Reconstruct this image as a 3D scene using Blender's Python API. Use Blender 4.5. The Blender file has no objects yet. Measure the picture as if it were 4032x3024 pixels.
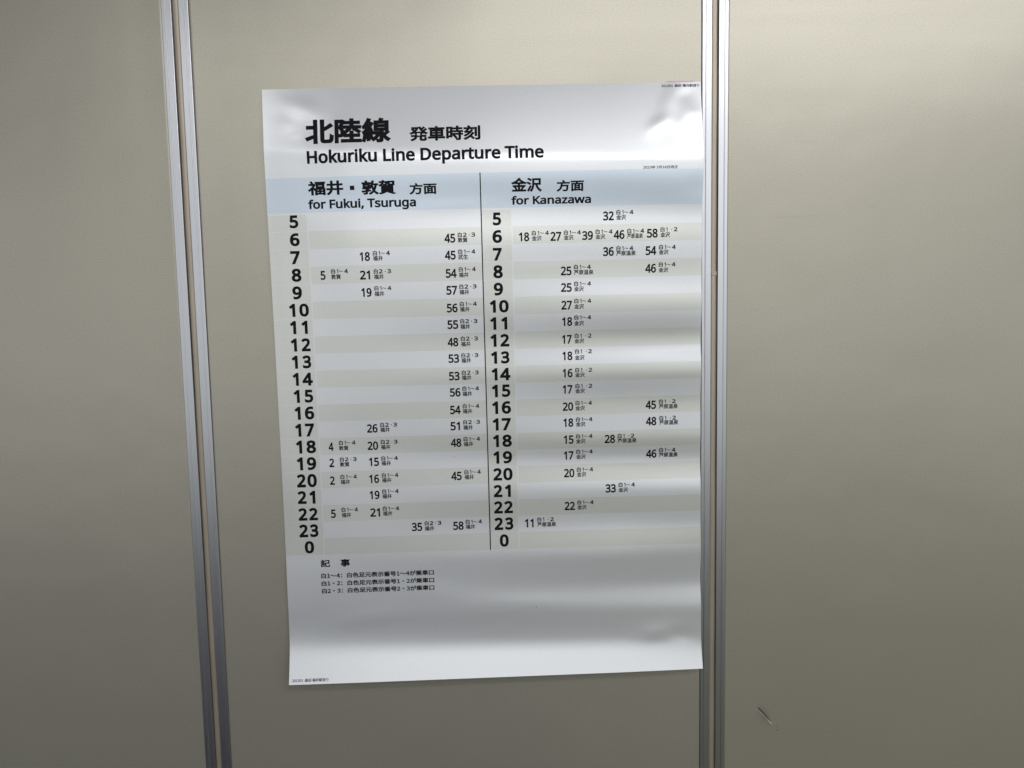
import bpy, bmesh, math, os
import numpy as np
from mathutils import Matrix, Vector

R = math.radians
scene = bpy.context.scene
COL = scene.collection

# ---------------------------------------------------------------- camera
CAM_H = 1.5            # the lens is 1.5 m above the floor
CAM_D = 1.319          # and 1.319 m in front of the wall (wall face = plane y 0)
cam_data = bpy.data.cameras.new('camera')
cam_data.sensor_width = 36.0
cam_data.lens = 36.0 * 3028.0 / 4032.0
cam_data.clip_start = 0.02
cam_data.clip_end = 200.0
cam = bpy.data.objects.new('camera', cam_data)
COL.objects.link(cam)
rot = Matrix(((0.99948132, 0.0218267, -0.02367889),
              (-0.02561109, 0.09297243, -0.99533924),
              (-0.01952349, 0.99542942, 0.09348321)))
# camera axes in the world: columns of rot; tidy it to an exact rotation
cam.matrix_world = Matrix.Translation((0, -CAM_D, CAM_H)) @ rot.to_quaternion().to_matrix().to_4x4()
scene.camera = cam

# ---------------------------------------------------------------- light
world = bpy.data.worlds.new('World')
scene.world = world
world.use_nodes = True
bg = world.node_tree.nodes['Background']
bg.inputs['Color'].default_value = (0.95, 0.985, 1.0, 1)
bg.inputs['Strength'].default_value = 1.0

def lamp(name, loc, size, power, col, aim):
    """an overhead area light: a bright rectangle facing down and to the wall"""
    d = bpy.data.lights.new(name, 'AREA')
    d.shape = 'RECTANGLE'
    d.size, d.size_y = size
    d.energy = power
    d.color = col
    o = bpy.data.objects.new(name, d)
    COL.objects.link(o)
    o.location = loc
    o.rotation_euler = (Vector(aim) - Vector(loc)).to_track_quat('-Z', 'Y').to_euler()
    return o

LAMP_COL = (0.98, 0.985, 1.0)
for x, y, w, p in ((0.63, -2.0, 1.51, 11.0), (2.01, -2.0, 1.51, 12.0), (-0.65, -3.0, 1.96, 11.0), (1.3, -8.0, 6.4, 30.0)):  # the left and far lights are added, for wall brightness and sheet sheen
    lamp('ceiling_or_fill_lamp', (x, y, 2.75), (w, 0.16), p, LAMP_COL, (x * 0.6, 0.0, 1.3))

scene.view_settings.view_transform = 'Standard'
scene.view_settings.look = 'None'
scene.view_settings.exposure = 0.0
scene.view_settings.gamma = 1.0
scene.render.engine = 'CYCLES'
scene.cycles.use_denoising = True
scene.cycles.max_bounces = 6
scene.render.film_transparent = False


# ---------------------------------------------------------------- helpers
def tag(o, label=None, cat=None, group=None, kind=None):
    if label: o['label'] = label
    if cat: o['category'] = cat
    if group: o['group'] = group
    if kind: o['kind'] = kind
    return o

def link(name, me, parent=None, loc=None):
    o = bpy.data.objects.new(name, me)
    COL.objects.link(o)
    if parent: o.parent = parent
    if loc: o.location = loc
    return o

def empty(name, loc):
    o = bpy.data.objects.new(name, None)
    COL.objects.link(o)
    o.location = loc
    o.empty_display_size = 0.05
    return o

def nodes_of(m):
    m.use_nodes = True
    nt = m.node_tree
    return nt, nt.nodes, nt.links, nt.nodes['Principled BSDF']

def plain(name, col, rough, metal=0.0, spec=0.5):
    m = bpy.data.materials.new(name)
    nt, N, L, b = nodes_of(m)
    b.inputs['Base Color'].default_value = (*col, 1)
    b.inputs['Roughness'].default_value = rough
    b.inputs['Metallic'].default_value = metal
    b.inputs['Specular IOR Level'].default_value = spec
    return m

# ---------------------------------------------------------------- materials
def panel_material():
    """beige laminated board, satin, with a very fine leather grain and faint grime"""
    m = bpy.data.materials.new('beige_laminate')
    nt, N, L, b = nodes_of(m)
    tc = N.new('ShaderNodeTexCoord')
    g1 = N.new('ShaderNodeTexNoise'); g1.inputs['Scale'].default_value = 3.0
    g1.inputs['Detail'].default_value = 3.0
    L.new(tc.outputs['Object'], g1.inputs['Vector'])
    # horizontal wiping marks
    mp = N.new('ShaderNodeMapping'); mp.inputs['Scale'].default_value = (1.2, 1.0, 34.0)
    L.new(tc.outputs['Object'], mp.inputs['Vector'])
    g2 = N.new('ShaderNodeTexNoise'); g2.inputs['Scale'].default_value = 1.5
    g2.inputs['Detail'].default_value = 4.0
    L.new(mp.outputs['Vector'], g2.inputs['Vector'])
    mix = N.new('ShaderNodeMix'); mix.data_type = 'RGBA'
    mix.inputs[6].default_value = (*(0.382, 0.358, 0.295), 1)
    mix.inputs[7].default_value = (*(0.418, 0.39, 0.325), 1)
    L.new(g1.outputs['Fac'], mix.inputs[0])
    speck = N.new('ShaderNodeTexNoise'); speck.inputs['Scale'].default_value = 420.0
    speck.inputs['Detail'].default_value = 2.0
    L.new(tc.outputs['Object'], speck.inputs['Vector'])
    ramp = N.new('ShaderNodeMapRange')
    ramp.inputs['From Min'].default_value = 0.3; ramp.inputs['From Max'].default_value = 0.7
    ramp.inputs['To Min'].default_value = 0.91; ramp.inputs['To Max'].default_value = 1.09
    L.new(speck.outputs['Fac'], ramp.inputs['Value'])
    mul = N.new('ShaderNodeMix'); mul.data_type = 'RGBA'; mul.blend_type = 'MULTIPLY'
    mul.inputs[0].default_value = 1.0
    L.new(mix.outputs[2], mul.inputs[6]); L.new(ramp.outputs['Result'], mul.inputs[7])
    L.new(mul.outputs[2], b.inputs['Base Color'])
    rr = N.new('ShaderNodeMapRange')
    rr.inputs['To Min'].default_value = 0.36 - 0.01; rr.inputs['To Max'].default_value = 0.36 + 0.03
    L.new(g2.outputs['Fac'], rr.inputs['Value'])
    L.new(rr.outputs['Result'], b.inputs['Roughness'])
    b.inputs['Specular IOR Level'].default_value = 0.5
    b.inputs['Metallic'].default_value = 0.5      # pearly lacquer over sheet steel
    fine = N.new('ShaderNodeTexNoise'); fine.inputs['Scale'].default_value = 900.0
    L.new(tc.outputs['Object'], fine.inputs['Vector'])
    wob = N.new('ShaderNodeTexNoise'); wob.inputs['Scale'].default_value = 5.0
    L.new(tc.outputs['Object'], wob.inputs['Vector'])
    b1 = N.new('ShaderNodeBump'); b1.inputs['Strength'].default_value = 0.05; b1.inputs['Distance'].default_value = 0.001
    L.new(fine.outputs['Fac'], b1.inputs['Height'])
    b2 = N.new('ShaderNodeBump'); b2.inputs['Strength'].default_value = 0.35; b2.inputs['Distance'].default_value = 0.006
    L.new(wob.outputs['Fac'], b2.inputs['Height'])
    L.new(b1.outputs['Normal'], b2.inputs['Normal'])
    L.new(b2.outputs['Normal'], b.inputs['Normal'])
    return m

def aluminium_material():
    m = bpy.data.materials.new('anodised_aluminium')
    nt, N, L, b = nodes_of(m)
    tc = N.new('ShaderNodeTexCoord')
    mp = N.new('ShaderNodeMapping'); mp.inputs['Scale'].default_value = (900.0, 900.0, 2.5)
    L.new(tc.outputs['Object'], mp.inputs['Vector'])
    n = N.new('ShaderNodeTexNoise'); n.inputs['Scale'].default_value = 1.0
    n.inputs['Detail'].default_value = 3.0
    L.new(mp.outputs['Vector'], n.inputs['Vector'])
    cr = N.new('ShaderNodeMix'); cr.data_type = 'RGBA'
    cr.inputs[6].default_value = (0.46, 0.465, 0.485, 1)
    cr.inputs[7].default_value = (0.54, 0.545, 0.565, 1)
    L.new(n.outputs['Fac'], cr.inputs[0])
    L.new(cr.outputs[2], b.inputs['Base Color'])
    b.inputs['Metallic'].default_value = 1.0
    rr = N.new('ShaderNodeMapRange')
    rr.inputs['To Min'].default_value = 0.33 - 0.04; rr.inputs['To Max'].default_value = 0.33 + 0.06
    L.new(n.outputs['Fac'], rr.inputs['Value'])
    L.new(rr.outputs['Result'], b.inputs['Roughness'])
    bp = N.new('ShaderNodeBump'); bp.inputs['Strength'].default_value = 0.06; bp.inputs['Distance'].default_value = 0.0005
    L.new(n.outputs['Fac'], bp.inputs['Height'])
    L.new(bp.outputs['Normal'], b.inputs['Normal'])
    return m

def gasket_material():
    """old cream joint filler: brownish with long soft stains"""
    m = bpy.data.materials.new('cream_gasket')
    nt, N, L, b = nodes_of(m)
    tc = N.new('ShaderNodeTexCoord')
    mp = N.new('ShaderNodeMapping'); mp.inputs['Scale'].default_value = (60.0, 60.0, 9.0)
    L.new(tc.outputs['Object'], mp.inputs['Vector'])
    n = N.new('ShaderNodeTexNoise'); n.inputs['Scale'].default_value = 1.0
    n.inputs['Detail'].default_value = 4.0
    L.new(mp.outputs['Vector'], n.inputs['Vector'])
    cr = N.new('ShaderNodeMix'); cr.data_type = 'RGBA'
    cr.inputs[6].default_value = (0.33, 0.28, 0.22, 1)
    cr.inputs[7].default_value = (0.47, 0.41, 0.33, 1)
    L.new(n.outputs['Fac'], cr.inputs[0])
    L.new(cr.outputs[2], b.inputs['Base Color'])
    b.inputs['Roughness'].default_value = 0.42
    b.inputs['Metallic'].default_value = 0.45
    return m

def paper_like(name, col, spec=None, mottled=False):
    m = bpy.data.materials.new(name)
    nt, N, L, b = nodes_of(m)
    tc = N.new('ShaderNodeTexCoord')
    n = N.new('ShaderNodeTexNoise'); n.inputs['Scale'].default_value = 700.0
    n.inputs['Detail'].default_value = 2.0
    L.new(tc.outputs['Object'], n.inputs['Vector'])
    r = N.new('ShaderNodeMapRange')
    r.inputs['From Min'].default_value = 0.3; r.inputs['From Max'].default_value = 0.7
    r.inputs['To Min'].default_value = 0.965; r.inputs['To Max'].default_value = 1.035
    L.new(n.outputs['Fac'], r.inputs['Value'])
    mul = N.new('ShaderNodeMix'); mul.data_type = 'RGBA'; mul.blend_type = 'MULTIPLY'
    mul.inputs[0].default_value = 1.0
    mul.inputs[6].default_value = (*col, 1)
    L.new(r.outputs['Result'], mul.inputs[7])
    L.new(mul.outputs[2], b.inputs['Base Color'])
    b.inputs['Roughness'].default_value = 0.31
    b.inputs['Metallic'].default_value = 0.46      # pearly synthetic sheet
    b.inputs['Specular IOR Level'].default_value = 0.5 if spec is None else spec
    bp = N.new('ShaderNodeBump'); bp.inputs['Strength'].default_value = 0.04; bp.inputs['Distance'].default_value = 0.0004
    L.new(n.outputs['Fac'], bp.inputs['Height'])
    L.new(bp.outputs['Normal'], b.inputs['Normal'])
    return m

M_PANEL = panel_material()
M_ALU = aluminium_material()
M_GASKET = gasket_material()
M_GAP = plain('dark_recess', (0.02, 0.018, 0.016), 0.8)
M_PAPER = paper_like('white_paper', (0.715, 0.72, 0.735))
M_BLUE = paper_like('pale_blue_print', (0.585, 0.65, 0.72))
M_BEIGE = paper_like('warm_grey_print', (0.65, 0.652, 0.612))
M_CELL = paper_like('hour_cell_print', (0.65, 0.652, 0.612))
M_INK = plain('black_ink', (0.006, 0.005, 0.008), 0.5, spec=0.12)
M_TAPE = plain('pink_tape', (0.78, 0.40, 0.62), 0.5)
M_FLOOR_DARK = plain('floor_dark_reflection', (0.016, 0.017, 0.034), 0.8, spec=0.1)
M_FLOOR_GREEN = plain('floor_green_reflection', (0.16, 0.165, 0.10), 0.8, spec=0.1)
M_ADDED_CEILING = plain('added_ceiling_grey', (0.20, 0.205, 0.21), 0.8)
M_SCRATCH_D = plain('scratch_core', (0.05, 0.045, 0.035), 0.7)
M_DIRT = plain('dirt_speck', (0.10, 0.09, 0.08), 0.8)

# ---------------------------------------------------------------- unseen slabs that the wall and sheet reflect
def slab(name, x0, x1, y0, y1, z, m):
    bm = bmesh.new()
    v = [bm.verts.new(p) for p in ((x0, y0, z), (x1, y0, z), (x1, y1, z), (x0, y1, z))]
    w = [bm.verts.new((p.co.x, p.co.y, z - 0.1)) for p in v]
    bm.faces.new(v); bm.faces.new(w[::-1])
    for i in range(4):
        j = (i + 1) % 4
        bm.faces.new((v[j], v[i], w[i], w[j]))
    me = bpy.data.meshes.new(name); bm.to_mesh(me); bm.free()
    me.materials.append(m)
    return tag(link(name, me), kind='structure')
slab('floor', -6.0, 0.30, -6.3, -0.02, 0.0, M_FLOOR_DARK)
slab('floor', 0.304, 6.0, -6.3, -0.02, 0.0, M_FLOOR_GREEN)  # floor tones split left and right to tint what the wall reflects
slab('added_ceiling', -6.0, 6.0, -5.4, 0.3, 3.05, M_ADDED_CEILING)  # unseen, added overhead to darken what the top of the sheet reflects

# ---------------------------------------------------------------- the wall: three boards in aluminium edging
Z_LO, Z_HI = 0.0, 2.9
TRIM = 0.0163          # width of one edging strip
GAP = 0.0115           # width of the filled joint between two boards
J_LEFT, J_RIGHT = -0.5062, 0.3811
# cross-section of an edging: (distance from the joint, depth in front of the board)
def arc(cx, cy, r, a0, a1, n):
    return [(cx + r * math.cos(R(a0 + (a1 - a0) * i / n)), cy + r * math.sin(R(a0 + (a1 - a0) * i / n))) for i in range(n + 1)]
PROFILE = ([(0.0, -0.016)] + arc(0.0008, 0.0013, 0.0008, 180, 90, 4) + [(0.0092, 0.0021)] + arc(0.0101, 0.0021, 0.0008, 170, 10, 6)
           + [(0.0110, 0.0021)] + arc(0.0153, 0.0011, 0.0010, 90, 0, 5) + [(0.0163, 0.0002), (0.0163, -0.016)])

def trim_mesh(side, zl, zh):
    bm = bmesh.new()
    lo, hi = [], []
    for s, d in PROFILE:
        lo.append(bm.verts.new((side * s, -d, zl)))
        hi.append(bm.verts.new((side * s, -d, zh)))
    n = len(PROFILE)
    for i in range(n):
        j = (i + 1) % n
        f = (lo[i], lo[j], hi[j], hi[i])
        bm.faces.new(f if side < 0 else f[::-1])
    bm.faces.new(lo if side > 0 else lo[::-1]); bm.faces.new(hi[::-1] if side > 0 else hi)
    bmesh.ops.recalc_face_normals(bm, faces=bm.faces)
    me = bpy.data.meshes.new('edge_trim'); bm.to_mesh(me); bm.free()
    me.materials.append(M_ALU)
    return me

def board_mesh(x0, x1, zl, zh, dents=()):
    """one board: a rounded lip where it turns under its edging, fine grid where it is dented"""
    lip = [0.0, 0.0006, 0.0014, 0.0026, 0.0045]
    lipd = [-0.0014, -0.0006, -0.0001, 0.0001, 0.0]
    xs = [x0 + l for l in lip]; ds = list(lipd)
    if dents:
        fx = set()
        for cx, cz, r in dents:
            fx |= set(np.round(np.arange(cx - r, cx + r, 0.0006), 6))
        mid = sorted(x for x in fx if x0 + 0.01 < x < x1 - 0.01)
    else:
        mid = list(np.linspace(x0 + 0.05, x1 - 0.05, 6))
    xs += mid; ds += [0.0] * len(mid)
    xs += [x1 - l for l in lip[::-1]]; ds += lipd[::-1]
    zs = [zl, zh]
    if dents:
        fz = set()
        for cx, cz, r in dents:
            fz |= set(np.round(np.arange(cz - r, cz + r, 0.0006), 6))
        zs = [zl] + sorted(fz) + [zh]
    return xs, ds, zs

def make_board(xa, xb, label, left_trim=True, right_trim=True, scratch=False):
    root = empty('wall_panel', ((xa + xb) / 2, 0.0, Z_LO))
    tag(root, label, 'wall panel', 'beige wall panels side by side')
    cx = (xa + xb) / 2
    x0 = (xa + TRIM if left_trim else xa) - cx
    x1 = (xb - TRIM if right_trim else xb) - cx
    dents = ()
    if scratch:
        dents = ((SCR[0] - cx, SCR[1], 0.034),)
    xs, ds, zs = board_mesh(x0, x1, 0.0, Z_HI - Z_LO, dents)
    X = np.array(xs); Z = np.array(zs); Dp = np.array(ds)
    P = np.zeros((len(Z), len(X), 3))
    P[:, :, 0] = X[None, :]; P[:, :, 2] = Z[:, None]; P[:, :, 1] = -Dp[None, :]
    if scratch:
        P[:, :, 1] -= scratch_depth(P[:, :, 0] + cx, P[:, :, 2])
    me = grid_mesh('board', P)
    me.materials.append(M_PANEL)
    link('board', me, root)
    if left_trim:
        link('edge_trim', trim_mesh(1, 0, Z_HI - Z_LO), root, (xa - cx, 0, 0))
    if right_trim:
        link('edge_trim', trim_mesh(-1, 0, Z_HI - Z_LO), root, (xb - cx, 0, 0))
    return root

def grid_mesh(name, P, mats=None):
    nz, nx = P.shape[:2]
    idx = np.arange(nz * nx).reshape(nz, nx)
    f = np.stack([idx[:-1, :-1], idx[:-1, 1:], idx[1:, 1:], idx[1:, :-1]], -1).reshape(-1, 4)
    me = bpy.data.meshes.new(name)
    me.vertices.add(nz * nx); me.vertices.foreach_set('co', P.reshape(-1).astype(np.float32))
    me.loops.add(len(f) * 4); me.loops.foreach_set('vertex_index', f.reshape(-1).astype(np.int32))
    me.polygons.add(len(f))
    me.polygons.foreach_set('loop_start', (np.arange(len(f)) * 4).astype(np.int32))
    me.polygons.foreach_set('use_smooth', np.ones(len(f), bool))
    me.update(calc_edges=True); me.validate()
    return me

# the cut in the right-hand board: a creased nick running down to the right
SCR = (0.4767, 0.7628)
def scratch_depth(X, Z):
    ax, az, bx, bz = 0.4635, 0.7785, 0.4899, 0.7470
    L = math.hypot(bx - ax, bz - az); tx, tz = (bx - ax) / L, (bz - az) / L
    t = ((X - ax) * tx + (Z - az) * tz) / L
    n = (X - ax) * (-tz) + (Z - az) * tx            # > 0 on the upper right side
    prof = np.clip(1 - (2 * t - 1) ** 2, 0, None)
    inside = (t > 0) & (t < 1)
    up = np.where(n < 0, np.exp(-np.abs(n) / 0.0052), 0) * 0.0028     # lower lip stands proud
    dn = np.where(n >= 0, np.exp(-np.abs(n) / 0.0052), 0) * -0.0026   # upper side pressed in
    slit = -np.exp(-((n - 0.0008) / 0.0008) ** 2) * 0.0040
    return np.where(inside, prof * (up + dn + slit), 0.0)

left_board = make_board(-1.60, J_LEFT - GAP / 2, 'beige wall panel left of the left joint, bare', left_trim=False)
middle_board = make_board(J_LEFT + GAP / 2, J_RIGHT - GAP / 2, 'beige wall panel between the two joints, carrying the timetable poster')
right_board = make_board(J_RIGHT + GAP / 2, 1.55, 'beige wall panel right of the right joint, with a diagonal scratch low down', right_trim=False, scratch=True)

# small marks beside the scratch
for o in (right_board,):
    bm = bmesh.new()
    cxr = o.location.x
    for px, pz, w, h, a in ((0.4999, 0.7420, 0.0007, 0.0034, 6), (0.5006, 0.7353, 0.0034, 0.0013, -8), (0.4968, 0.7546, 0.0006, 0.0022, 20)):
        c, s = math.cos(R(a)), math.sin(R(a))
        vs = [bm.verts.new((px - cxr + c * dx - s * dz, -0.0004, pz + s * dx + c * dz))
              for dx, dz in ((-w / 2, -h / 2), (w / 2, -h / 3), (w / 2, h / 2), (-w / 3, h / 2))]
        bm.faces.new(vs)
    me = bpy.data.meshes.new('scuff_mark'); bm.to_mesh(me); bm.free(); me.materials.append(M_SCRATCH_D)
    link('scuff_mark', me, o)

# the cut itself: a dark sliver along the crease
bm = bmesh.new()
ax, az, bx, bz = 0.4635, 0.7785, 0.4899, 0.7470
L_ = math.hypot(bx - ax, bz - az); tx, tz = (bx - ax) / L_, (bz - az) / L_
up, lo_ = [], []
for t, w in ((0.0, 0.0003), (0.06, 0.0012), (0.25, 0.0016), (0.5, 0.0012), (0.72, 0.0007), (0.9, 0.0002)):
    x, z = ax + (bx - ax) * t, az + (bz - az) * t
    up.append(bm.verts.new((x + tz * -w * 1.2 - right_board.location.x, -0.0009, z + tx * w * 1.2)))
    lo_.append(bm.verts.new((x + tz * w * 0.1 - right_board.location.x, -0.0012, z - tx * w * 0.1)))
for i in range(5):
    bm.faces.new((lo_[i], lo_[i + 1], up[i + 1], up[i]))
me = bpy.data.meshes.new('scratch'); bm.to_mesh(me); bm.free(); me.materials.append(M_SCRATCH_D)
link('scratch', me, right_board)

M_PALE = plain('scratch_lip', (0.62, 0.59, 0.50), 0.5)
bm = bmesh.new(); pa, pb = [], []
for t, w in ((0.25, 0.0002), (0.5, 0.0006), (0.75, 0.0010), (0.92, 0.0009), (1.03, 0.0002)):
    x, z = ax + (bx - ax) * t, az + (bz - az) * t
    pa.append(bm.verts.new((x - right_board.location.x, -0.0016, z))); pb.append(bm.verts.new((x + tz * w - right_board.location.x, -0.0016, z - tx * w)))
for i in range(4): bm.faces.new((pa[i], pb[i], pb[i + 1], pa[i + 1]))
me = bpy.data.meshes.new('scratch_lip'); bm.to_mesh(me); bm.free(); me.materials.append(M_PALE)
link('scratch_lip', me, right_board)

# faint horizontal rub marks higher up on the same board, and a chip on the left joint
M_RUB = plain('rub_mark', (0.345, 0.33, 0.275), 0.40, metal=0.5)
def rub(x0, z0, x1, z1, w, board, name='rub_mark', m=None):
    bm = bmesh.new()
    cx = board.location.x; n = 14; a, b = [], []
    for i in range(n + 1):
        t = i / n; x = x0 + (x1 - x0) * t; z = z0 + (z1 - z0) * t + 0.0006 * math.sin(t * 9)
        h = w * math.sin(math.pi * (0.04 + 0.92 * t)) * (0.6 + 0.4 * math.sin(i * 2.3))
        a.append(bm.verts.new((x - cx, -0.00035, z - h / 2))); b.append(bm.verts.new((x - cx, -0.00035, z + h / 2)))
    for i in range(n): bm.faces.new((a[i], a[i + 1], b[i + 1], b[i]))
    me = bpy.data.meshes.new(name); bm.to_mesh(me); bm.free(); me.materials.append(m or M_RUB)
    link(name, me, board)
rub(0.470, 1.650, 0.585, 1.655, 0.0011, right_board)
rub(0.520, 1.775, 0.560, 1.777, 0.0008, right_board)
rub(0.640, 1.665, 0.668, 1.668, 0.0012, right_board)
rub(-0.668, 1.345, -0.640, 1.372, 0.0006, left_board)
rub(-0.552, 1.452, -0.538, 1.500, 0.0005, left_board)

def gasket(cx, label, smear=False):
    root = empty('joint_filler', (cx, 0.0, Z_LO))
    tag(root, label, 'joint strip', 'filled joints between the wall panels')
    n = 9
    w = 0.0107
    off = 0.0
    bm = bmesh.new()
    zs = np.linspace(0, Z_HI, 60)
    rows = []
    for k, z in enumerate(zs):
        row = []
        for i in range(n):
            t = -1 + 2 * i / (n - 1)
            dep = -0.0030 + 0.0020 * (1 - t * t) ** 0.6 + 0.0002 * math.sin(k * 1.7) 
            row.append(bm.verts.new((off + t * w / 2 + 0.00015 * math.sin(k * 0.9), -dep, z)))
        rows.append(row)
    for a, b in zip(rows[:-1], rows[1:]):
        for i in range(n - 1):
            bm.faces.new((a[i], a[i + 1], b[i + 1], b[i]))
    for f in bm.faces: f.smooth = True
    me = bpy.data.meshes.new('filler_bead'); bm.to_mesh(me); bm.free(); me.materials.append(M_GASKET)
    link('filler_bead', me, root)
    bm = bmesh.new()
    vs = [bm.verts.new(p) for p in ((-GAP, 0.0135, 0), (GAP, 0.0135, 0), (GAP, 0.0135, Z_HI), (-GAP, 0.0135, Z_HI))]
    bm.faces.new(vs)
    me = bpy.data.meshes.new('recess_back'); bm.to_mesh(me); bm.free(); me.materials.append(M_GAP)
    link('recess_back', me, root)
    if smear:
        bm = bmesh.new()
        pts = [(-0.0044, 1.5 + 0.0598), (-0.001, 1.5 + 0.0608), (0.0028, 1.5 + 0.0622), (0.0044, 1.5 + 0.0626),
               (0.0046, 1.5 + 0.0556), (0.002, 1.5 + 0.0556), (-0.0015, 1.5 + 0.0562), (-0.0043, 1.5 + 0.0556)]
        front = [bm.verts.new((x, 0.0002, z)) for x, z in pts]
        back = [bm.verts.new((x * 1.05, 0.0032, z + (0.001 if z > 1.559 else -0.001))) for x, z in pts]
        bm.faces.new(front[::-1])
        for i in range(len(pts)):
            j = (i + 1) % len(pts)
            bm.faces.new((front[i], front[j], back[j], back[i]))
        me = bpy.data.meshes.new('filler_lump'); bm.to_mesh(me); bm.free(); me.materials.append(M_GASKET)
        link('filler_lump', me, root)

gasket(J_LEFT, 'brown filler bead in the left joint, sloping beside the bare left panel')
gasket(J_RIGHT, 'brown filler bead in the right joint beside the poster edge, with a small lump', smear=True)

# ---------------------------------------------------------------- the poster
PW, PH = 0.7266, 1.0110
TILT = R(0.27)
PX, PZ = -0.2813 * CAM_D, CAM_H + 0.2821 * CAM_D       # its top left corner on the wall

def skew(v):
    """the sheet hangs a little aslant: sideways drift down its height"""
    return np.interp(v, [0, 0.25, 1.02], [0.0, -0.0008, -0.0012])

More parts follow.
